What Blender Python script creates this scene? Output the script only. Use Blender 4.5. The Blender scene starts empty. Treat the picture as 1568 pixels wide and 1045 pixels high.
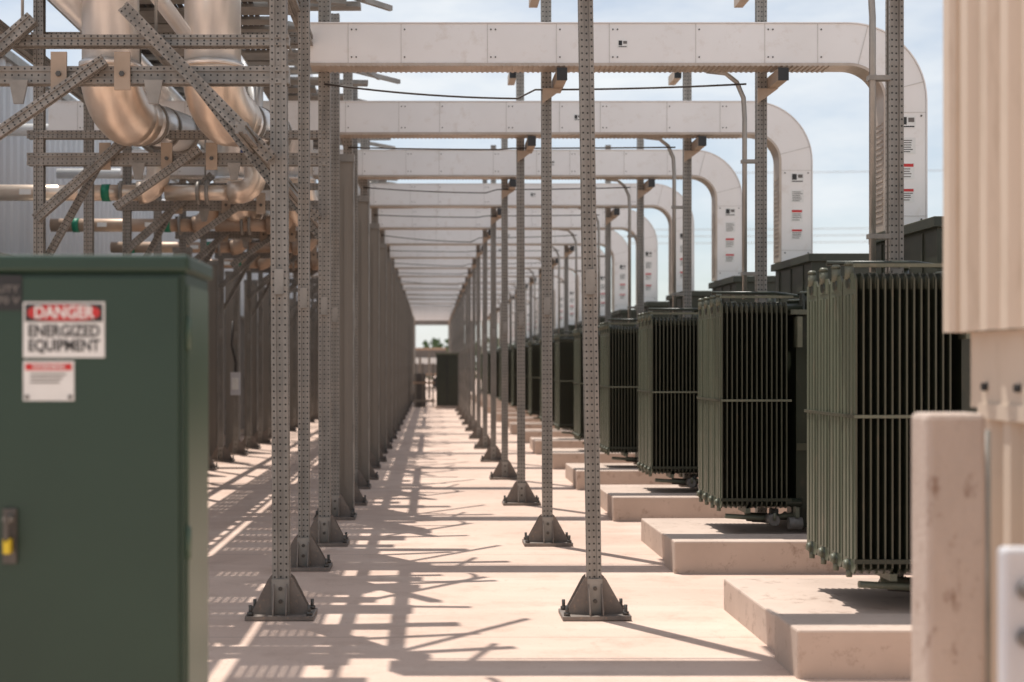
import bpy, math, random
from mathutils import Vector, Matrix
random.seed(7)
scene=bpy.context.scene
R=math.radians

# ---------------------------------------------------------------- materials
def new_mat(name):
    m=bpy.data.materials.new(name); m.use_nodes=True
    nt=m.node_tree; b=nt.nodes['Principled BSDF']
    return m,nt,b
def N(nt,t,**k):
    n=nt.nodes.new(t)
    for a,v in k.items(): setattr(n,a,v)
    return n
def L(nt,a,b): nt.links.new(a,b)
def mix(nt,fac,a,b,bt='MIX'):
    n=nt.nodes.new('ShaderNodeMix'); n.data_type='RGBA'; n.blend_type=bt
    def setin(i,v):
        if hasattr(v,'node'): nt.links.new(v,n.inputs[i])
        elif isinstance(v,(int,float)): n.inputs[i].default_value=v
        else: n.inputs[i].default_value=(*v[:3],1)
    setin(0,fac); setin(6,a); setin(7,b)
    return n.outputs[2]
def mth(nt,op,a,b=None):
    n=nt.nodes.new('ShaderNodeMath'); n.operation=op
    for i,v in enumerate((a,b)):
        if v is None: continue
        if hasattr(v,'node'): nt.links.new(v,n.inputs[i])
        else: n.inputs[i].default_value=v
    return n.outputs[0]
def noise(nt,scale,detail=4,coord='Object',stretch=None,rough=.55):
    tc=N(nt,'ShaderNodeTexCoord'); n=N(nt,'ShaderNodeTexNoise')
    n.inputs['Scale'].default_value=scale; n.inputs['Detail'].default_value=detail
    n.inputs['Roughness'].default_value=rough
    if stretch:
        mp=N(nt,'ShaderNodeMapping'); mp.inputs['Scale'].default_value=stretch
        L(nt,tc.outputs[coord],mp.inputs[0]); L(nt,mp.outputs[0],n.inputs['Vector'])
    else: L(nt,tc.outputs[coord],n.inputs['Vector'])
    return n.outputs[0]
def ramp(nt,fac,lo,hi,a=0.,b=1.):
    n=nt.nodes.new('ShaderNodeMapRange')
    nt.links.new(fac,n.inputs[0]); n.inputs[1].default_value=lo; n.inputs[2].default_value=hi
    n.inputs[3].default_value=a; n.inputs[4].default_value=b
    return n.outputs[0]
def simple(name,col,col2=None,scale=3,rough=.6,metal=0,stretch=None,bump=0,dirt=None):
    m,nt,b=new_mat(name)
    col2=col2 or tuple(c*.75 for c in col)
    f=ramp(nt,noise(nt,scale,5,stretch=stretch),.3,.7)
    c=mix(nt,f,col,col2)
    if dirt:
        f2=ramp(nt,noise(nt,scale*4.3,6,stretch=stretch,rough=.7),.56,.72)
        c=mix(nt,f2,c,dirt)
    L(nt,c,b.inputs['Base Color'])
    b.inputs['Roughness'].default_value=rough
    b.inputs['Metallic'].default_value=metal
    if bump:
        bp=N(nt,'ShaderNodeBump'); bp.inputs['Strength'].default_value=bump; bp.inputs['Distance'].default_value=.01
        L(nt,noise(nt,scale*12,5),bp.inputs['Height']); L(nt,bp.outputs[0],b.inputs['Normal'])
    return m
def perforated(name,col,col2,metal=.35,pitch=.042,r=.0062):
    m,nt,b=new_mat(name)
    f=ramp(nt,noise(nt,9,4,stretch=(1,1,.35)),.3,.7)
    base=mix(nt,f,col,col2)
    base=mix(nt,ramp(nt,noise(nt,1.7,3),.52,.7,0,.5),base,(.28,.22,.17))
    uv=N(nt,'ShaderNodeUVMap'); sp=N(nt,'ShaderNodeSeparateXYZ'); L(nt,uv.outputs[0],sp.inputs[0])
    u=mth(nt,'MULTIPLY',mth(nt,'SUBTRACT',mth(nt,'FRACT',mth(nt,'DIVIDE',sp.outputs[0],pitch)),.5),pitch)
    v=sp.outputs[1]
    d=mth(nt,'SQRT',mth(nt,'ADD',mth(nt,'MULTIPLY',u,u),mth(nt,'MULTIPLY',v,v)))
    hole=mth(nt,'LESS_THAN',d,r)
    c=mix(nt,hole,base,(.012,.011,.010))
    L(nt,c,b.inputs['Base Color'])
    b.inputs['Roughness'].default_value=.5
    L(nt,mth(nt,'MULTIPLY',mth(nt,'SUBTRACT',1.,hole),metal),b.inputs['Metallic'])
    return m

M={}
M['galv']=perforated('galvanised_perforated',(.34,.315,.285),(.21,.195,.175),.3)
M['galvp']=simple('galvanised_plain',(.34,.315,.285),(.21,.195,.175),6,.48,.3)
M['base']=simple('base_plate_steel',(.25,.21,.18),(.16,.135,.12),8,.6,.25,dirt=(.38,.27,.2))
M['duct']=simple('duct_white_paint',(.86,.845,.83),(.79,.77,.75),1.3,.42,0,dirt=(.74,.70,.66))
M['ductlip']=simple('duct_edge_alu',(.55,.47,.40),(.42,.35,.29),5,.45,.4)  # lower flange, tan ground bounce put into its colour
M['seam']=simple('duct_seam',(.64,.62,.59),(.55,.53,.5),5,.5)
M['bolt']=simple('bolt_steel',(.12,.11,.10),None,20,.4,.6)
M['black']=simple('black_plastic',(.015,.015,.016),(.03,.03,.03),5,.5)
M['trafo']=simple('transformer_green',(.036,.042,.028),(.026,.030,.020),2.5,.36,0,dirt=(.06,.055,.038))  # fin sides darker than fin edges, shade of the gaps put into the colour
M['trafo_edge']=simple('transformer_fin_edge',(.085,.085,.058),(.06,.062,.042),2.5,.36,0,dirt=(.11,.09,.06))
M['trafo_face']=simple('transformer_fin_face_lit',(.135,.150,.105),(.100,.115,.080),2.5,.33,0,stretch=(1,1,.4),dirt=(.17,.155,.11))  # same green made lighter, daylight on the outer fins put into the colour
M['trafo_top']=simple('transformer_green_pale',(.15,.155,.110),(.10,.105,.075),5,.45,0,dirt=(.22,.19,.14))  # paler green for lids, caps and small fittings
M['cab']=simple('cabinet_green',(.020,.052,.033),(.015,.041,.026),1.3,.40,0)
M['cabside']=simple('cabinet_green_lit',(.08,.13,.09),(.06,.10,.07),1.3,.35)  # lighter cabinet green, light on the right side put into the colour
M['tan']=simple('tan_bracket',(.46,.36,.28),(.36,.28,.21),5,.6,0)
M['col']=simple('taupe_panel',(.30,.265,.225),(.24,.21,.18),2,.55,.1,stretch=(1,1,.2))
M['warm_clad']=simple('cladding_warm_reflection',(.83,.72,.61),(.72,.57,.45),4,.33,.7)  # aluminium with the pink ground's reflection put into the colour
M['rust']=simple('primer_pipe',(.50,.36,.26),(.38,.27,.2),5,.5,.3)
M['silver']=simple('aluminium_cladding',(.88,.87,.85),(.78,.765,.74),3,.33,.55)
M['green']=simple('pipe_band_green',(.01,.22,.12),None,4,.5)
M['blue']=simple('flange_blue',(.02,.07,.25),None,4,.5)
M['white']=simple('white_vinyl',(.8,.8,.78),(.7,.7,.68),8,.5)
M['red']=simple('sign_red',(.62,.03,.03),(.5,.03,.03),8,.5)
M['ink']=simple('sign_ink',(.02,.02,.02),(.03,.03,.03),8,.5)
M['yellow']=simple('tag_yellow',(.75,.55,.03),None,8,.5)
M['wall']=simple('white_siding',(.64,.65,.67),(.52,.53,.55),.7,.5,0,stretch=(1,1,.2))
M['siding']=simple('tan_siding',(.66,.55,.45),(.58,.475,.38),1.5,.5,0,stretch=(1,1,.15),dirt=(.48,.38,.29))
M['wire']=simple('cable_black',(.05,.04,.035),None,5,.6)
M['conduit']=simple('conduit_galv',(.42,.40,.37),(.3,.29,.27),5,.4,.5)
M['pad']=simple('pad_concrete',(.58,.46,.385),(.48,.375,.31),1.8,.85,0,bump=.25,dirt=(.33,.24,.19))
M['rawpost']=simple('weathered_concrete',(.54,.445,.385),(.42,.34,.29),4,.85,0,stretch=(1,1,.5),bump=.4,dirt=(.22,.13,.09))
M['grey']=simple('cabinet_grey',(.17,.155,.14),(.13,.115,.105),2,.5)
M['boxwhite']=simple('junction_white',(.62,.62,.64),(.5,.5,.53),2,.4)
M['leaf']=simple('foliage',(.07,.11,.03),(.04,.07,.02),2,.7)

def ground_mat():
    m,nt,b=new_mat('pink_concrete_ground')
    c=mix(nt,ramp(nt,noise(nt,.45,5),.3,.7),(.66,.495,.405),(.53,.385,.31))
    c=mix(nt,ramp(nt,noise(nt,2.6,7,rough=.7),.5,.72,0,.6),c,(.43,.295,.225))
    c=mix(nt,ramp(nt,noise(nt,45,3),.64,.74,0,.6),c,(.26,.17,.125))
    c=mix(nt,ramp(nt,noise(nt,1.1,5,stretch=(.35,2.2,1)),.52,.7,0,.45),c,(.72,.58,.49))
    c=mix(nt,ramp(nt,noise(nt,6,6,stretch=(1,.4,1),rough=.75),.6,.72,0,.45),c,(.36,.24,.18))
    tc=N(nt,'ShaderNodeTexCoord'); sp=N(nt,'ShaderNodeSeparateXYZ'); L(nt,tc.outputs['Object'],sp.inputs[0])
    f=mth(nt,'FRACT',mth(nt,'DIVIDE',mth(nt,'ADD',sp.outputs[1],.75),3.5))
    line=mth(nt,'LESS_THAN',mth(nt,'ABSOLUTE',mth(nt,'SUBTRACT',f,.5)),.0018)
    c=mix(nt,mth(nt,'MULTIPLY',line,.6),c,(.25,.18,.14))
    L(nt,c,b.inputs['Base Color']); b.inputs['Roughness'].default_value=.9
    bp=N(nt,'ShaderNodeBump'); bp.inputs['Strength'].default_value=.35; bp.inputs['Distance'].default_value=.01
    L(nt,noise(nt,30,6,rough=.7),bp.inputs['Height']); L(nt,bp.outputs[0],b.inputs['Normal'])
    return m
M['ground']=ground_mat()

# ---------------------------------------------------------------- builder
class B:
    def __init__(s): s.v=[];s.f=[];s.m=[];s.uv=[];s.sm=[];s.mats=[]
    def mi(s,k):
        if k not in s.mats: s.mats.append(k)
        return s.mats.index(k)
    def face(s,idx,mat,uvs=None,smooth=False):
        s.f.append(idx); s.m.append(s.mi(mat)); s.uv.append(uvs or [(0,9)]*len(idx)); s.sm.append(smooth)
    def add(s,pts):
        n=len(s.v); s.v+= [tuple(p) for p in pts]; return n
    def box(s,x0,x1,y0,y1,z0,z1,mat):
        n=s.add([(x0,y0,z0),(x1,y0,z0),(x1,y1,z0),(x0,y1,z0),(x0,y0,z1),(x1,y0,z1),(x1,y1,z1),(x0,y1,z1)])
        for q in ((0,3,2,1),(4,5,6,7),(0,1,5,4),(1,2,6,5),(2,3,7,6),(3,0,4,7)):
            s.face([n+i for i in q],mat)
    def sweep(s,p0,p1,prof,mat,up=(0,0,1),cap=None,plain=None):
        p0=Vector(p0);p1=Vector(p1);d=(p1-p0);Ln=d.length;d.normalize()
        u=Vector(up)
        if abs(d.dot(u))>.95: u=Vector((0,1,0))
        a=d.cross(u).normalized(); b=a.cross(d).normalized()
        k=len(prof)
        n=s.add([p0+a*x+b*y for x,y in prof]+[p1+a*x+b*y for x,y in prof])
        for i in range(k):
            j=(i+1)%k
            w=math.hypot(prof[i][0]-prof[j][0],prof[i][1]-prof[j][1])
            mm=plain if (plain and w<.016) else mat
            s.face([n+i,n+j,n+k+j,n+k+i],mm,[(0,-w/2),(0,w/2),(Ln,w/2),(Ln,-w/2)])
        s.face([n+i for i in range(k)][::-1],cap or plain or mat); s.face([n+k+i for i in range(k)],cap or plain or mat)
    def beam(s,p0,p1,w=.1,h=None,mat='galv',up=(0,0,1)):
        h=h or w
        s.sweep(p0,p1,chan(w,h),mat,up,plain='galvp')
    def bar(s,p0,p1,w,h,mat,up=(0,0,1),cap=None):
        s.sweep(p0,p1,[(-w/2,-h/2),(w/2,-h/2),(w/2,h/2),(-w/2,h/2)],mat,up,cap)
    def tube(s,path,r,mat,n=12,caps=True):
        path=[Vector(p) for p in path]; k=len(path)
        rr=r if isinstance(r,(list,tuple)) else [r]*k
        rings=[];pa=None
        for i,p in enumerate(path):
            t=(path[min(i+1,k-1)]-path[max(i-1,0)]).normalized()
            if pa is None:
                u=Vector((0,0,1)) if abs(t.z)<.9 else Vector((0,1,0))
                pa=t.cross(u).normalized()
            a=(pa-t*pa.dot(t)).normalized(); pa=a; b=t.cross(a)
            rings.append(s.add([p+(a*math.cos(2*math.pi*j/n)+b*math.sin(2*math.pi*j/n))*rr[i] for j in range(n)]))
        for i in range(k-1):
            for j in range(n):
                q=(j+1)%n
                s.face([rings[i]+j,rings[i]+q,rings[i+1]+q,rings[i+1]+j],mat,None,True)
        if caps:
            s.face([rings[0]+j for j in range(n)][::-1],mat); s.face([rings[-1]+j for j in range(n)],mat)
    def prismY(s,pts,y0,y1,mat):
        k=len(pts); n=s.add([(x,y0,z) for x,z in pts]+[(x,y1,z) for x,z in pts])
        s.face([n+i for i in range(k)],mat); s.face([n+k+i for i in range(k)][::-1],mat)
        for i in range(k):
            j=(i+1)%k; s.face([n+j,n+i,n+k+i,n+k+j],mat)
    def prismX(s,pts,x0,x1,mat,edge=None,left=None):
        k=len(pts); n=s.add([(x0,y,z) for y,z in pts]+[(x1,y,z) for y,z in pts])
        s.face([n+i for i in range(k)][::-1],left or mat); s.face([n+k+i for i in range(k)],mat)
        for i in range(k):
            j=(i+1)%k; s.face([n+i,n+j,n+k+j,n+k+i],edge or mat)
    def text(s,txt,size,loc,mat,width=None,bold=.03):
        cu=bpy.data.curves.new('t','FONT'); cu.body=txt; cu.size=size; cu.align_x='CENTER'; cu.align_y='CENTER'
        cu.offset=size*bold
        o=bpy.data.objects.new('t',cu); scene.collection.objects.link(o)
        bpy.context.view_layer.update()
        me=o.evaluated_get(bpy.context.evaluated_depsgraph_get()).to_mesh()
        xs=[v.co.x for v in me.vertices]; w=max(xs)-min(xs); sx=(width/w) if width else 1
        n=s.add([(loc[0]+v.co.x*sx,loc[1],loc[2]+v.co.y) for v in me.vertices])
        for p in me.polygons: s.face([n+i for i in p.vertices],mat)
        bpy.data.objects.remove(o)
    def mesh(s,name):
        me=bpy.data.meshes.new(name); me.from_pydata(s.v,[],s.f)
        for k in s.mats: me.materials.append(M[k])
        me.polygons.foreach_set('material_index',s.m); me.polygons.foreach_set('use_smooth',s.sm)
        ul=me.uv_layers.new(name='UVMap'); flat=[]
        for u in s.uv:
            for a in u: flat+=[a[0],a[1]]
        ul.data.foreach_set('uv',flat); me.update(); return me
    def obj(s,name,loc=(0,0,0),bevel=0,parent=None):
        o=bpy.data.objects.new(name,s.mesh(name)); scene.collection.objects.link(o); o.location=loc
        if bevel:
            md=o.modifiers.new('b','BEVEL'); md.width=bevel; md.segments=2; md.limit_method='ANGLE'; md.angle_limit=R(50)
        if parent: o.parent=parent
        return o
def chan(w,h):
    g=.2; dp=.012
    a=w/2;b=h/2;ga=w*g;gb=h*g
    return [(-a,-b),(-ga,-b),(-ga,-b+dp),(ga,-b+dp),(ga,-b),(a,-b),(a,-gb),(a-dp,-gb),(a-dp,gb),(a,gb),(a,b),
            (ga,b),(ga,b-dp),(-ga,b-dp),(-ga,b),(-a,b),(-a,gb),(-a+dp,gb),(-a+dp,-gb),(-a,-gb)]
def inst(me,name,loc,rot=(0,0,0)):
    o=bpy.data.objects.new(name,me); scene.collection.objects.link(o); o.location=loc; o.rotation_euler=rot; return o

D=3.5; Y0=8.645; NF=21
YF=[Y0+D*i for i in range(NF)]

g=B(); n=g.add([(-900,-300,0),(900,-300,0),(900,1500,0),(-900,1500,0)]); g.face([n,n+1,n+2,n+3],'ground'); g.obj('ground')

# ---------------------------------------------------------------- posts
def post_mesh(h,w=.088):
    b=B()
    b.beam((0,0,.03),(0,0,h),w,mat='galv')
    b.box(-.215,.215,-.15,.15,.004,.03,'base')
    s=w/2+.004
    b.box(-s,s,-s-.008,-s,.03,.25,'galvp'); b.box(-s,s,s,s+.008,.03,.25,'galvp')
    for sx in(-1,1):
        pts=[(sx*s,.03),(sx*.18,.03),(sx*.18,.05),(sx*(s+.022),.25),(sx*s,.27)]
        if sx<0: pts=pts[::-1]
        b.prismY(pts,-.052,-.044,'base'); b.prismY(pts,.044,.052,'base')
        for sy in(-1,1):
            b.tube([(sx*.185,sy*.11,.03),(sx*.185,sy*.11,.095)],.011,'bolt',8)
            b.tube([(sx*.185,sy*.11,.03),(sx*.185,sy*.11,.052)],.02,'bolt',6)
    for sy in(-1,1):
        pts=[(sy*s,.03),(sy*.14,.03),(sy*.14,.05),(sy*(s+.012),.22)]
        if sy<0: pts=pts[::-1]
        b.prismX(pts,-.045,-.037,'base'); b.prismX(pts,.037,.045,'base')
    for z in(.11,.19): b.tube([(0,-s-.02,z),(0,-s,z)],.013,'bolt',8)
    for z in (2.05,): b.box(-.03,.03,-w/2-.007,-w/2-.001,z,z+.16,'galvp')
    return b.mesh('post')
pm=post_mesh(5.27)
for i,y in enumerate(YF):
    o=inst(pm,'steel_support_post',(1.04,y,0))
    if i==0: o.rotation_euler=(0,R(-.85),0)
    else: o.rotation_euler=(R(random.uniform(-.15,.15)),R(random.uniform(-.2,.2)),0)
    inst(pm,'steel_support_post',(2.95,y,0))
pl=post_mesh(5.1,.105)
for i,y in enumerate(YF):
    o=inst(pl,'steel_support_post',(-.95,y,0),(0,R(-.3 if i==0 else random.uniform(-.2,.2)),0))
    inst(pm,'steel_support_post',(-1.0,y+2.05,0))
    if i<16: inst(pm,'steel_support_post',(-3.5,y,0)); inst(pm,'steel_support_post',(-3.5,y+1.75,0))
b=B()
b.box(-.12,.12,-.05,.05,.0,3.75,'col'); b.box(-.135,-.12,-.06,.06,0,3.8,'galvp'); b.box(.12,.135,-.06,.06,0,3.8,'galvp')
b.box(-.16,.16,-.09,.09,0,.03,'base'); b.box(-.14,.14,-.07,.07,3.75,3.83,'galvp')
b.box(-.07,-.03,-.057,-.05,.3,3.5,'col'); b.box(.03,.07,-.057,-.05,.3,3.5,'col')
cm=b.mesh('cable_riser')
for i in range(1,16): inst(cm,'cable_riser_panel',(-.95,YF[i]+2.25,0))
for i in range(14): inst(cm,'cable_riser_panel',(-3.75,20.5+2.6*i,-.45))

# ---------------------------------------------------------------- bus ducts
def duct_mesh(xl):
    b=B(); hz=4.40; W=.34; dp=.24; xv=4.13; rc=.5; zb=2.77
    path=[(xl,hz,0.)]
    cx,cz=xv-rc,hz-rc
    for k in range(15):
        a=math.pi/2*(1-k/14); path.append((cx+rc*math.cos(a),cz+rc*math.sin(a),math.pi/2-a))
    path.append((xv,zb,math.pi/2))
    def swp(o0,o1,y0,y1,mat):
        rings=[]
        for x,z,t in path:
            nx,nz=math.sin(t),math.cos(t)
            rings.append(b.add([(x+nx*o0,y0,z+nz*o0),(x+nx*o1,y0,z+nz*o1),(x+nx*o1,y1,z+nz*o1),(x+nx*o0,y1,z+nz*o0)]))
        for i in range(len(rings)-1):
            for j in range(4):
                q=(j+1)%4; b.face([rings[i]+q,rings[i]+j,rings[i+1]+j,rings[i+1]+q],mat)
        b.face([rings[0]+j for j in range(4)],mat); b.face([rings[-1]+j for j in range(4)][::-1],mat)
    swp(-W/2,W/2,-dp/2,dp/2,'duct')
    swp(-W/2-.026,-W/2-.002,-dp/2-.01,dp/2+.01,'ductlip')
    swp(W/2+.002,W/2+.012,-dp/2-.01,dp/2+.01,'duct')
    x=xl+.33; k=0
    while x<3.6:
        b.box(x-.0035,x+.0035,-dp/2-.003,dp/2+.003,hz-W/2,hz+W/2,'seam')
        for z in(-.12,.12):
            b.tube([(x+.03,-dp/2-.006,hz+z),(x+.03,-dp/2,hz+z)],.0075,'bolt',6)
            if k%2==0: b.tube([(x+.07,-dp/2-.006,hz+z),(x+.07,-dp/2,hz+z)],.0075,'bolt',6)
        x+=[.46,.75,.6][k%3]; k+=1
    # mitre seams of the elbow
    for a in (.25,1.32):
        c_,s_=math.cos(a),math.sin(a)
        b.bar((cx+(rc-W/2)*c_,-dp/2-.002,cz+(rc-W/2)*s_),(cx+(rc+W/2)*c_,-dp/2-.002,cz+(rc+W/2)*s_),.008,.004,'seam',up=(0,1,0))
    for z in (3.8,2.9):
        b.box(xv-W/2,xv+W/2,-dp/2-.003,dp/2+.003,z-.003,z+.003,'seam')
        for s in(-.13,.13): b.tube([(xv+s,-dp/2-.008,z-.03),(xv+s,-dp/2,z-.03)],.0085,'bolt',6)
    z=2.85
    while z<3.7: 
        b.box(xv-W/2-.032,xv-W/2-.026,-.09,.09,z,z+.02,'ductlip'); z+=.05
    x=xl+.1
    while x<3.5:
        b.box(x,x+.02,-dp/2-.012,dp/2+.012,hz-W/2-.032,hz-W/2-.026,'ductlip'); x+=.045
    yf=-dp/2-.003
    def label(x0,z0,w,h,style):
        b.box(x0,x0+w,yf,-dp/2,z0,z0+h,'white')
        if style==0:
            b.box(x0+.01,x0+w*.45,yf-.001,yf,z0+h*.3,z0+h*.9,'ink')
            b.box(x0+w*.55,x0+w*.92,yf-.001,yf,z0+h*.5,z0+h*.85,'grey'); b.box(x0+.01,x0+w-.01,yf-.001,yf,z0+h*.1,z0+h*.2,'ink')
        elif style==1:
            b.box(x0+.008,x0+w-.008,yf-.001,yf,z0+h*.76,z0+h*.95,'red')
            for t in(.6,.45,.3,.12): b.box(x0+.012,x0+w-.012-.03*random.random(),yf-.001,yf,z0+h*t,z0+h*t+.008,'grey')
        else:
            for t in range(6): b.box(x0+.012,x0+w-.012-.04*random.random(),yf-.001,yf,z0+h*(.1+.14*t),z0+h*(.1+.14*t)+.007,'ink')
    label(xv-.06,3.66,.14,.11,0); label(xv-.06,3.44,.14,.14,2); label(xv-.06,3.22,.13,.14,1); label(xv-.06,3.02,.13,.12,1)
    label(1.62,hz-.04,.09,.07,0)
    return b.mesh('duct')
dA=duct_mesh(-1.05); dB=duct_mesh(-4.3)
for i,y in enumerate(YF): inst(dA if i<2 else dB,'bus_duct',(random.uniform(-.015,.015) if i>1 else 0,y-.22,random.uniform(-.01,.01) if i>1 else 0))
b=B()
for px in (1.04,2.95):
    b.bar((px+.09,-.42,4.115),(px+.09,.16,4.115),.085,.10,'tan'); b.box(px+.045,px+.135,-.435,-.42,4.06,4.17,'black')
    b.prismY([(px-.05,3.93),(px+.04,3.99),(px+.135,4.06),(px-.05,4.06)],-.09,-.075,'tan')
    b.bar((px-.09,.1,4.98),(px-.09,.5,4.98),.08,.1,'tan'); b.box(px-.13,px-.05,.08,.1,4.93,5.03,'black')
bm=b.mesh('br')
for y in YF: inst(bm,'duct_bracket',(0,y,0))
for i,y in enumerate(YF[:14]):
    b=B(); pts=[]
    sag=[.03,.10,.02,.06][i%4]
    for k in range(25):
        t=k/24; pts.append((-.95+t*3.75,y-.08,4.10-.0-sag*4*t*(1-t)*(1.3 if t<.5 else .5)))
    b.tube(pts,.009,'wire',6); b.obj('cable_run')
b=B()
pts=[(2.45,0,4.22),(2.62,0,4.2),(2.72,0,4.12),(2.78,0,3.98),(2.79,0,3.8),(2.79,0,2.19)]
b.tube(pts,.022,'conduit',8)
for z in(2.4,3.4): b.box(2.76,2.9,-.03,.03,z,z+.03,'galvp')
km=b.mesh('conduit')
for y in YF[:14]: inst(km,'conduit',(0,y-.06,0))

# ---------------------------------------------------------------- concrete pads + transformers
for i in range(17):
    f=7.6+D*i
    b=B()
    b.box(1.92,5.6,f-.2,f+1.32,-.05,.205,'pad'); b.box(1.87,5.6,f-.67,f-.2,-.05,.25,'pad')
    b.obj('concrete_pad',bevel=.012)
def trafo_mesh():
    b=B(); x0,x1=0,.55; zb,zt=.43,2.12
    nb=4; pw=.232; pp=.25
    for k in range(nb):
        ya=k*pp; yb=ya+pw
        xx=0.; j=0
        while xx<x1:
            c=.035
            pts=[(ya,zb+c),(ya+c,zb),(yb-c,zb),(yb,zb+c),(yb,zt-c),(yb-c,zt),(ya+c,zt),(ya,zt-c)]
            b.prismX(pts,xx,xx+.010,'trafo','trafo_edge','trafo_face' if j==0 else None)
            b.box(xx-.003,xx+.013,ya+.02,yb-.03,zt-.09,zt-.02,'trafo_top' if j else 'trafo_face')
            xx+=.0405; j+=1
        for q in(.055,.116,.177): b.box(-.008,0,ya+q-.018,ya+q+.018,zb+.08,zt-.12,'trafo_face')
        for z in(zb+.04,zt-.05): b.tube([(-.012,ya+pw/2,z),(.68,ya+pw/2,z)],.034,'trafo',10)
        b.tube([(-.035,ya+pw/2,zb+.04),(-.012,ya+pw/2,zb+.04)],[.02,.034],'trafo_top',10)
        b.tube([(0,ya+pw/2,zb+.02),(0,ya+pw/2,zb-.03)],.018,'trafo_top',8)
        b.tube([(-.0,ya+pw/2,zt-.03),(-.0,ya+pw/2,zt+.05)],.026,'trafo_top',8)
        b.tube([(-.0,ya+pw/2,zt+.05),(-.0,ya+pw/2,zt+.07)],[.032,.02],'trafo_top',8)
    b.box(-.012,x1+.02,-.010,.0,1.305,1.323,'trafo_top'); b.box(-.016,-.009,-.010,.99,1.305,1.323,'trafo_edge')
    b.box(-.008,x1+.02,-.012,.0,zb+.06,zb+.085,'trafo'); b.box(-.01,x1+.03,-.02,.02,zt+.03,zt+.05,'trafo_top')
    tx0,tx1=.64,1.575
    b.box(tx0,tx1,.12,2.0,.42,2.02,'trafo'); b.box(tx0-.06,tx1+.02,.06,2.06,2.02,2.06,'trafo_top')
    for y in(.5,1.0,1.5): b.box(tx0-.05,tx0,y,y+.03,.5,1.98,'trafo')
    for x in(.85,1.2): b.box(x,x+.03,.07,.12,.5,1.98,'trafo_edge')
    b.box(tx0,tx1,.11,.12,.9,.96,'trafo_edge')
    for y in(.2,1.75): b.box(tx0-.02,tx1+.6,y,y+.14,.255,.42,'trafo')
    for (x,y,r,h) in((.75,.25,.05,.14),(.95,.35,.035,.22),(.8,.8,.06,.1),(1.1,.6,.09,.16),(1.3,1.2,.07,.2),(.75,1.4,.04,.18),(.9,1.8,.05,.12)):
        b.tube([(x,y,2.06),(x,y,2.06+h)],r,'trafo',12); b.tube([(x,y,2.06+h),(x,y,2.08+h)],[r*1.25,r*.8],'trafo_top',12)
    for y in(.2,1.9):
        b.prismX([(y-.06,2.06),(y+.06,2.06),(y+.035,2.2),(y-.035,2.2)],.7,.72,'trafo')
    b.tube([(.1,.9,2.24),(.65,.9,2.24),(.95,.9,2.2),(.95,.9,2.06)],.016,'trafo',8)
    b.tube([(.7,.3,2.2),(1.2,.3,2.2),(1.5,.5,2.2)],.014,'trafo',8)
    b.box(1.575,2.6,-.5,1.0,.55,2.68,'trafo'); b.box(1.53,2.65,-.56,1.04,2.68,2.75,'trafo')
    for y in(-.2,.3,.8): b.box(1.565,1.575,y,y+.04,.6,2.66,'trafo')
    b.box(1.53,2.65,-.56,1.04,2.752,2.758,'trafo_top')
    b.tube([(.05,.1,.36),(.35,.12,.34),(.66,.2,.36)],.02,'trafo_top',8)
    b.tube([(.3,.45,.42),(.3,.45,.33),(.66,.45,.31)],.025,'trafo_top',8)
    b.tube([(.42,.1,.34),(.42,-.05,.34)],.045,'grey',10); b.tube([(.42,-.05,.34),(.42,-.06,.40)],.012,'trafo_top',6)
    b.tube([(.25,.2,.32),(.5,.25,.3),(.7,.7,.32)],.016,'wire',6)
    b.tube([(.55,.02,.31),(.66,.02,.31)],.05,'grey',10); b.box(.6,.63,-.02,.06,.36,.44,'trafo_top')
    b.tube([(.5,.3,.26),(.5,.3,.40)],.04,'grey',8)
    b.box(.2,.24,.02,.3,.39,.43,'trafo_top')
    b.tube([(.8,.06,1.7),(.8,.12,1.7)],.06,'grey',14); b.box(.62,.66,.0,.12,1.75,2.0,'trafo_top')
    return b.mesh('trafo')
tm=trafo_mesh()
for i in range(17): inst(tm,'transformer',(2.375,7.6+D*i,0),(0,0,R(random.uniform(-.4,.4)) if i else 0))

# ---------------------------------------------------------------- pipe rack (left)
b=B()
b.beam((-3.6,-.0,3.44),(-.9,-.0,3.44),.1,.11); b.beam((-3.6,-.0,3.66),(-.9,-.0,3.66),.1,.07)
b.beam((-3.6,.12,4.55),(-.9,.12,4.55),.1)
b.beam((-1.93,-.11,3.85),(-1.0,-.11,2.9),.08); b.beam((-2.05,-.11,3.52),(-2.8,-.11,3.0),.065)
b.beam((-2.5,-.11,3.78),(-3.5,-.11,2.9),.08)
b.beam((-1.5,.1,3.4),(-1.0,.1,2.75),.06)
b.beam((-3.0,.1,3.4),(-3.5,.1,2.5),.06)
for x in(-2.35,-1.95,-2.9):
    b.box(x-.05,x+.05,-.075,-.055,3.34,3.58,'tan'); b.tube([(x,-.09,3.44),(x,-.075,3.44)],.018,'bolt',6)
for x in(-1.75,-2.6): 
    b.prismY([(x-.06,3.4),(x+.06,3.4),(x+.03,3.25),(x-.03,3.25)],-.09,-.07,'galvp')
    b.tube([(x,-.0,3.7),(x,-.0,4.5)],.01,'conduit',6)
rm=b.mesh('rack')
for i in range(16): inst(rm,'pipe_rack_frame',(0,YF[i],0))
b=B()
b.beam((-3.62,7.5,4.42),(-3.62,64,4.42),.1)
for i in range(15):
    if i%3!=1: b.beam((-1.07,YF[i]+.05,4.42),(-1.07,YF[i+1]-.05,4.42),.09)
b.beam((-1.12,8,3.0),(-1.12,64,3.0),.07)
b.obj('rack_runner_beam')
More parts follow.
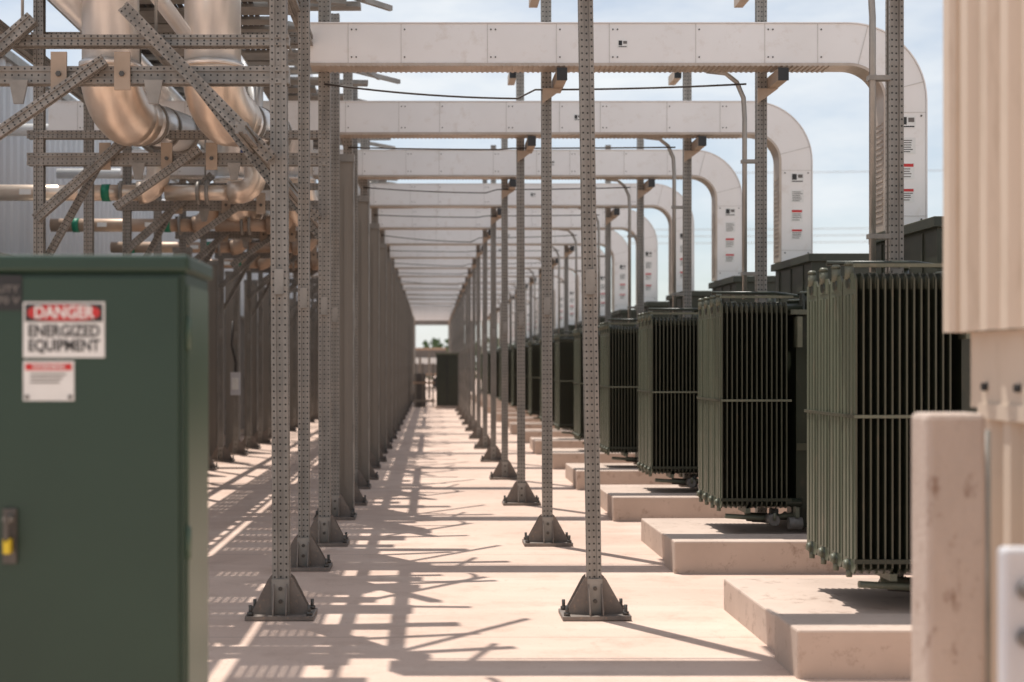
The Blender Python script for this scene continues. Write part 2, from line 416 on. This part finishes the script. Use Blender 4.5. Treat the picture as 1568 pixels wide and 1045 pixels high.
def ladder(x0,x1,z,y0,y1,step,rung,cables,ragged=0):
    b=B()
    b.bar((x0,y0,z),(x0,y1,z),.03,.11,'galvp')
    if not ragged: b.bar((x1,y0,z),(x1,y1,z),.03,.11,'galvp')
    else: b.bar((x1-.35,y0,z),(x1-.35,y1,z),.03,.11,'galvp')
    y=y0+.1
    while y<y1:
        w=rung*random.uniform(.55,1.3); b.box(x0,x1+(random.uniform(-ragged,ragged*.6) if ragged else 0),y,y+w,z-.05,z-.02,'galvp'); y+=max(step*random.uniform(.85,1.2),w+.04)
    for k in range(cables):
        x=x0+.06+k*.055
        b.tube([(x,y0,z+.0),(x,(y0+y1)/2,z+.0),(x,y1,z+.0)],.024,'wire',6)
    return b.obj('cable_ladder')
ladder(-2.0,-1.12,4.95,7.2,64,.44,.27,6,.3)  # overhead trays, rungs widened and made ragged to shape the aisle shadows
ladder(-2.75,-2.1,4.75,7.0,64,.5,.38,10)
ladder(-3.45,-2.9,4.95,7.4,64,.4,.2,8)
b=B()
def arc(cx,cy,r,a0,a1,z):
    return [(cx+r*math.cos(a0+(a1-a0)*k/10),cy+r*math.sin(a0+(a1-a0)*k/10),z) for k in range(11)]
for i in range(15):
    y=YF[i]-.9
    for (a0,x1_,dy,w_) in((-2.0,-.55,0,.07),(-2.0,-.8,.45,.06),(-1.6,-.45,1.15,.08),(-2.0,-.7,1.5,.06),(-1.9,-.75,2.0,.13),(-1.9,-.6,2.75,.07)):
        if i and random.random()<.25: continue
        b.bar((a0,y+dy,5.1),(x1_+random.uniform(-.15,.12),y+dy+random.uniform(-.15,.35),5.1),w_*random.uniform(.8,1.3),.05,'galvp')
    b.bar((-1.5,y-.6,5.16),(-.6,y+.5,5.16),.05,.05,'galvp')
    b.bar((-1.2,y+1.3,5.16),(-.4,y+2.3,5.16),.045,.05,'galvp')
    b.tube([(-1.5,y+.25,5.03)]+arc(-.9,y+.5,.25,-1.57,0.6,5.03),.022,'conduit',6)
    b.bar((-.85,y+.8,5.04),(-.62,y+1.5,5.04),.035,.05,'galvp')
b.obj('shadow_arms')  # bars and bent tubes added overhead to throw shadows onto the aisle
def bigpipe(x,y,n='insulated_pipe'):
    b=B(); r=.255
    b.tube([(x,y,6.2),(x,y,4.12)],r*.93,'silver',28)
    b.tube([(x,y,4.14),(x,y,4.10)],r*1.03,'silver',28); b.tube([(x,y,4.9),(x,y,4.86)],r*.97,'galvp',28)
    rc=.34; dx=.30; dl=math.hypot(dx,1); ux,uy=dx/dl,1/dl
    path=[(x,y,4.11)]
    for k in range(9):
        a=math.pi/2*k/8; h=rc*(1-math.cos(a)); path.append((x+ux*h,y+uy*h,4.09-rc*math.sin(a)))
    b.tube(path,[r*1.0]*len(path),'warm_clad',28)
    e=path[-1]
    b.tube([e,(e[0]+ux*.16,e[1]+uy*.16,e[2])],r*.9,'warm_clad',24)
    b.tube([(e[0]+ux*.16,e[1]+uy*.16,e[2]),(e[0]+ux*.9,e[1]+uy*.9,e[2]+.02)],r*.72,'silver',24)
    for t in(.3,.55,.9): b.tube([(e[0]+ux*t,e[1]+uy*t,e[2]),(e[0]+ux*(t+.03),e[1]+uy*(t+.03),e[2])],r*.78,'galvp',24)
    return b.obj(n)
for k in range(3):
    yy=11.45+7*k
    bigpipe(-2.7,yy); bigpipe(-1.84,yy)
for k in range(4):
    y=15.1+D*k
    b=B(); r=.09; z=3.52; mt='warm_clad' if k==0 else 'rust'
    b.tube([(-5.2,y,z),(-3.25,y,z)],r,mt,16)
    ar=[(-3.25,y,z)]+[(-3.25+.22*math.sin(a*math.pi/12),y,z+.22*(1-math.cos(a*math.pi/12))) for a in range(1,7)]+[(-3.03,y,z+.4)]
    b.tube(ar,r*1.45,mt,18)
    b.tube([(-2.95,y,z),(-2.15,y,z)],r*.95,mt,16)
    ar=[(-2.25,y,z)]+[(-2.15+.2*math.sin(a*math.pi/12),y,z+.2*(1-math.cos(a*math.pi/12))) for a in range(1,7)]+[(-1.95,y,z+.42)]
    b.tube(ar,r*1.4,mt,18)
    b.tube([(-1.95,y,z+.42),(-1.95,y,z+.47)],r*1.9,'blue',18)
    b.tube([(-1.95,y,z+.47),(-1.95,y,z+1.2)],r*.95,'silver',16)
    for x in(-4.9,-3.65): b.tube([(x,y,z),(x+.09,y,z)],r*1.08,'green',16)
    for x in(-4.55,-3.9): b.box(x,x+.13,y-r-.006,y-r+.01,z-.03,z+.03,'white')
    for x in(-3.45,-2.6,-2.5): b.tube([(x,y,z),(x+.035,y,z)],r*1.5,'galvp',18)
    b.tube([(-5.2,y+.3,z+.75),(-2.2,y+.3,z+.75)],.07,'silver',12)
    b.obj('process_pipe')
b=B()
b.tube([(-3.05,9,4.7),(-3.05,62,4.7)],.13,'silver',16); b.tube([(-2.0,9,4.3),(-2.0,11.0,4.3)],.06,'silver',12)
b.tube([(-1.35,19,4.3),(-1.35,62,4.3)],.11,'silver',16)
b.obj('header_pipe')

b=B()
def corr_y(b,x,y0,y1,z0,z1,mat,pitch=.3,dep=.04,sgn=1):
    y=y0; pts=[]
    while y<y1:
        pts+=[(x,y),(x,y+pitch*.35),(x+sgn*dep,y+pitch*.5),(x+sgn*dep,y+pitch*.85)]; y+=pitch
    n=b.add([(p[0],p[1],z0) for p in pts]+[(p[0],p[1],z1) for p in pts]); k=len(pts)
    for i in range(k-1): b.face([n+i,n+i+1,n+k+i+1,n+k+i],mat)
corr_y(b,-5.6,10,66,0,5.6,'wall'); b.box(-9,-5.62,10,66,0,5.55,'wall'); b.box(-9.1,-5.5,9.9,66.1,5.6,5.72,'galvp')
b.obj('white_metal_building')
for k in range(14):  # cabinets added as dark backing where the wall lies in shade
    b=B(); y=13+D*k
    b.box(-5.1,-4.3,y,y+2.9,.15,2.65,'grey'); b.box(-5.15,-4.25,y-.05,y+2.95,2.65,2.72,'galvp'); b.box(-5.05,-4.35,y+.05,y+2.85,0,.15,'pad')
    for q in(.0,.72,1.44,2.16): b.box(-4.3,-4.285,y+.04+q,y+.68+q,.25,2.55,'grey'); b.box(-4.285,-4.26,y+.6+q,y+.63+q,1.1,1.3,'bolt')
    b.box(-4.9,-4.5,y-.012,y,.3,2.5,'grey')
    b.obj('dark_backing_cabinet',bevel=.006)
b=B()
b.box(-.085,.085,-.12,-.05,1.07,1.48,'boxwhite'); b.box(-.06,.06,-.13,-.12,1.17,1.38,'white'); b.box(-.05,.05,-.05,-.044,1.15,1.4,'galvp')
b.tube([(0,-.09,1.48),(.01,-.09,1.65),(-.07,-.08,1.95),(-.05,-.07,2.4)],.02,'wire',6)
b.obj('disconnect_box',(-3.5,YF[4]+1.75,0))

# ---------------------------------------------------------------- foreground green cabinet
root=bpy.data.objects.new('green_electrical_cabinet',None); scene.collection.objects.link(root)
yc=4.2; xr=-.757
b=B(); b.box(-2.3,xr-.003,yc+.005,yc+.43,.12,1.89,'cab'); b.obj('body',bevel=.008,parent=root)
b=B(); b.box(-2.33,xr+.012,yc-.018,yc+.45,1.888,1.942,'cab'); b.obj('lid',bevel=.012,parent=root)
b=B(); b.box(-1.62,xr-.02,yc-.010,yc+.004,.16,1.875,'cab'); b.obj('door',bevel=.005,parent=root)
b=B()
b.box(-1.318,-1.275,yc-.022,yc-.010,.99,1.16,'bolt'); b.tube([(-1.296,yc-.05,1.13),(-1.296,yc-.022,1.13)],.014,'conduit',12)
b.box(-1.303,-1.289,yc-.06,yc-.048,1.06,1.145,'bolt'); b.box(-1.306,-1.284,yc-.06,yc-.03,1.025,1.07,'yellow')
b.obj('door_handle',bevel=.002,parent=root)
b=B(); 
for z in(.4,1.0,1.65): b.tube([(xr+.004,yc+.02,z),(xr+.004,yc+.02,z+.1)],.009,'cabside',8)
b.box(xr-.003,xr+.003,yc+.03,yc+.4,.2,1.85,'cabside'); b.obj('side_panel',parent=root)  # thin sheet carries the lit side colour
b=B(); b.box(-2.5,xr+.06,yc-.15,yc+.6,-.02,.12,'pad'); b.obj('plinth',parent=root,bevel=.01)
ys=yc-.0135
b=B(); b.box(-1.257,-1.006,ys,yc-.010,1.624,1.796,'white')
b.box(-1.251,-1.012,ys-.0012,ys-.0002,1.735,1.790,'ink')
pts=[( -1.1315+.112*math.copysign(abs(math.cos(a))**.6,math.cos(a)),1.7625+.0245*math.copysign(abs(math.sin(a))**.8,math.sin(a))) for a in [2*math.pi*k/32 for k in range(32)]]
b.prismY(pts,ys-.0024,ys-.0014,'red')
b.text('DANGER',.052,(-1.1315,ys-.0028,1.7625),'white',.185)
b.text('ENERGIZED',.050,(-1.1315,ys-.0012,1.705),'ink',.22); b.text('EQUIPMENT',.050,(-1.1315,ys-.0012,1.66),'ink',.22)
b.obj('danger_sign')
b=B(); b.box(-1.257,-1.100,ys,yc-.010,1.491,1.614,'white'); b.box(-1.250,-1.107,ys-.001,ys,1.585,1.606,'red')
b.text('WARNING',.017,(-1.1785,ys-.0015,1.5955),'white',.1)
for k,z in enumerate((1.572,1.560,1.548)): b.box(-1.235,-1.125-.01*k,ys-.001,ys,z-.002,z+.003,'grey')
for x in(-1.245,-1.112):
    b.tube([(x,ys-.003,1.503),(x,ys,1.503)],.007,'bolt',10)
b.obj('warning_sign')
b=B(); b.box(-1.42,-1.257-.004,ys,yc-.010,1.77,1.878,'black'); b.text('UTILITY',.03,(-1.33,ys-.001,1.835),'grey',.12); b.text('12470 V',.03,(-1.33,ys-.001,1.80),'grey',.12)
b.obj('nameplate_sign')

# ---------------------------------------------------------------- right foreground
b=B()
corr_y(b,1.785,-2,4.6,1.712,4.6,'siding',.155,.035,-1)
b.box(1.795,3.9,-2,4.59,1.73,4.6,'siding')
b.box(1.765,1.83,4.57,4.64,1.712,4.6,'siding')
b.box(1.82,3.9,-2,4.58,1.46,1.712,'siding')
for y in(4.45,4.2,3.9): b.tube([(1.805,y,1.53),(1.82,y,1.53)],.014,'black',10)
b.box(1.81,3.9,-2,4.50,1.425,1.475,'siding')
corr_y(b,1.86,-2,4.45,.1,1.425,'siding',.155,.035,-1)
b.box(1.87,3.9,-2,4.44,.1,1.46,'siding'); b.box(1.84,3.95,-2.0,4.5,-.02,.1,'pad')
b.obj('tan_corrugated_enclosure')
b=B(); n=4.1
b.box(1.497,1.68,n,n+.15,0,1.455,'rawpost'); b.obj('concrete_bollard',bevel=.018)
b=B(); b.tube([(1.715,4.2,0),(1.715,4.2,1.40)],.016,'conduit',10); b.obj('conduit')
b=B(); b.box(1.33,1.62,3.15,3.20,.55,1.176,'boxwhite')
b.tube([(1.375,3.12,1.08),(1.375,3.15,1.08)],.022,'grey',14); b.tube([(1.375,3.12,.97),(1.375,3.15,.97)],.022,'grey',14)
b.tube([(1.5,3.22,0.0),(1.5,3.22,1.1)],.03,'conduit',10)
b.obj('junction_box',bevel=.012)

# ---------------------------------------------------------------- end of aisle
b=B(); b.box(.2,1.0,50.5,51.4,.1,2.0,'trafo'); b.box(.16,1.04,50.45,51.45,2.0,2.08,'trafo_top'); b.box(.15,1.05,50.4,51.5,0,.1,'pad'); b.box(.58,.62,50.48,50.5,.2,1.9,'black')
b.obj('transformer_cabinet')
b=B(); 
for x in(-.62,-.35,.05): b.box(x,x+.06,52,52.06,0,1.7,'col')
b.box(-.7,.15,51.97,52,.9,.98,'rust'); b.box(-.7,.15,51.97,52,.2,.3,'col'); b.box(-.65,-.2,52.2,52.8,0,1.3,'grey')
b.obj('equipment_rack')
b=B(); b.box(-2.5,2.8,84,84.3,4.1,4.6,'grey'); b.box(-2.4,-2.2,84,84.2,0,4.1,'grey'); b.box(2.4,2.6,84,84.2,0,4.1,'grey'); b.box(-2.5,2.8,83.8,86,4.6,4.68,'col')
b.obj('pipe_bridge')
b=B(); b.box(-6,1.0,88,91,.9,2.6,'grey'); b.box(-6,1.0,87.9,88,1.7,2.1,'white'); b.box(-6,1,88,91,2.6,2.75,'rust')
for x in(-5,-3,-1,.5): b.tube([(x,88.2,.45),(x,88.5,.45)],.45,'black',16)
b.obj('utility_trailer')
b=B()
for k in range(5):
    x=-.6+.45*k
    b.box(x,x+.12,66+k,66.3+k,0,2.0+.3*(k%2),'col'); 
b.box(-.8,1.8,70,70.1,1.1,1.2,'rust'); b.box(-.8,1.8,70,70.1,.4,.5,'galvp')
b.obj('equipment_fence')
b=B()
for k in range(4200):
    x=random.uniform(-45,70); hh=4.0+.35*math.sin(x*.35)+.3*math.sin(x*.9+1)
    z=random.uniform(.05,1)*hh; y=150+random.uniform(-3,3); s_=random.uniform(.25,.6)
    a=random.uniform(0,6.28); c=Vector((x,y,z)); u=Vector((math.cos(a),math.sin(a)*.6,random.uniform(-.6,.6)))*s_; v=Vector((random.uniform(-.5,.5),.3,1))*s_
    n=b.add([c-u,c-v*.6,c+u,c+v]); b.face([n,n+1,n+2,n+3],'leaf')
b.obj('distant_tree_line')
b=B()
for z,x0 in((18.6,-60),(13.6,-60),(13.0,-60),(12.4,-60)):
    b.tube([(x0+k*10,120,z+.012*(k*10-80)**2*.03) for k in range(18)],.028,'conduit',5)
for x in(-60,110): b.tube([(x,120,0),(x,120,20)],[.2,.13],'col',10); b.box(x-1.2,x+1.2,119.9,120.1,17.2,17.4,'col')
b.obj('power_line')

# ---------------------------------------------------------------- light
el=R(71); hx,hy=-.57,.82
h=math.hypot(hx,hy); hx/=h; hy/=h
sv=Vector((hx*math.cos(el),hy*math.cos(el),math.sin(el)))
ld=bpy.data.lights.new('Sun','SUN'); ld.energy=5; ld.angle=R(.5); ld.color=(1,.945,.875)
lo=bpy.data.objects.new('Sun',ld); scene.collection.objects.link(lo); lo.rotation_euler=sv.to_track_quat('Z','Y').to_euler()
w=bpy.data.worlds.new('World'); scene.world=w; w.use_nodes=True; nt=w.node_tree
bg=nt.nodes['Background']; sky=N(nt,'ShaderNodeTexSky'); sky.sky_type='NISHITA'; sky.sun_disc=False
sky.sun_elevation=el; sky.sun_rotation=math.atan2(hx,hy)%(2*math.pi); sky.air_density=1.0; sky.dust_density=.7; sky.ozone_density=1.3
cl=ramp(nt,noise(nt,2.4,7,'Generated',stretch=(1,1,3.4),rough=.6),.40,.66,.30,.95)
c=mix(nt,cl,sky.outputs[0],(7.9,8.15,8.3))
L(nt,c,bg.inputs[0]); bg.inputs[1].default_value=.118

# ---------------------------------------------------------------- camera
cd=bpy.data.cameras.new('Camera'); cam=bpy.data.objects.new('Camera',cd); scene.collection.objects.link(cam)
cam.location=(0,0,1.6); cam.rotation_euler=(R(90),0,0)
cd.sensor_width=36; cd.lens=2080/1568*36; cd.shift_x=124/1568; cd.shift_y=37.5/1568
cd.clip_start=.05; cd.clip_end=3000
cd.dof.use_dof=True; cd.dof.focus_distance=10.0; cd.dof.aperture_fstop=1.7
scene.camera=cam
scene.view_settings.view_transform='Standard'; scene.view_settings.look='None'; scene.view_settings.exposure=0
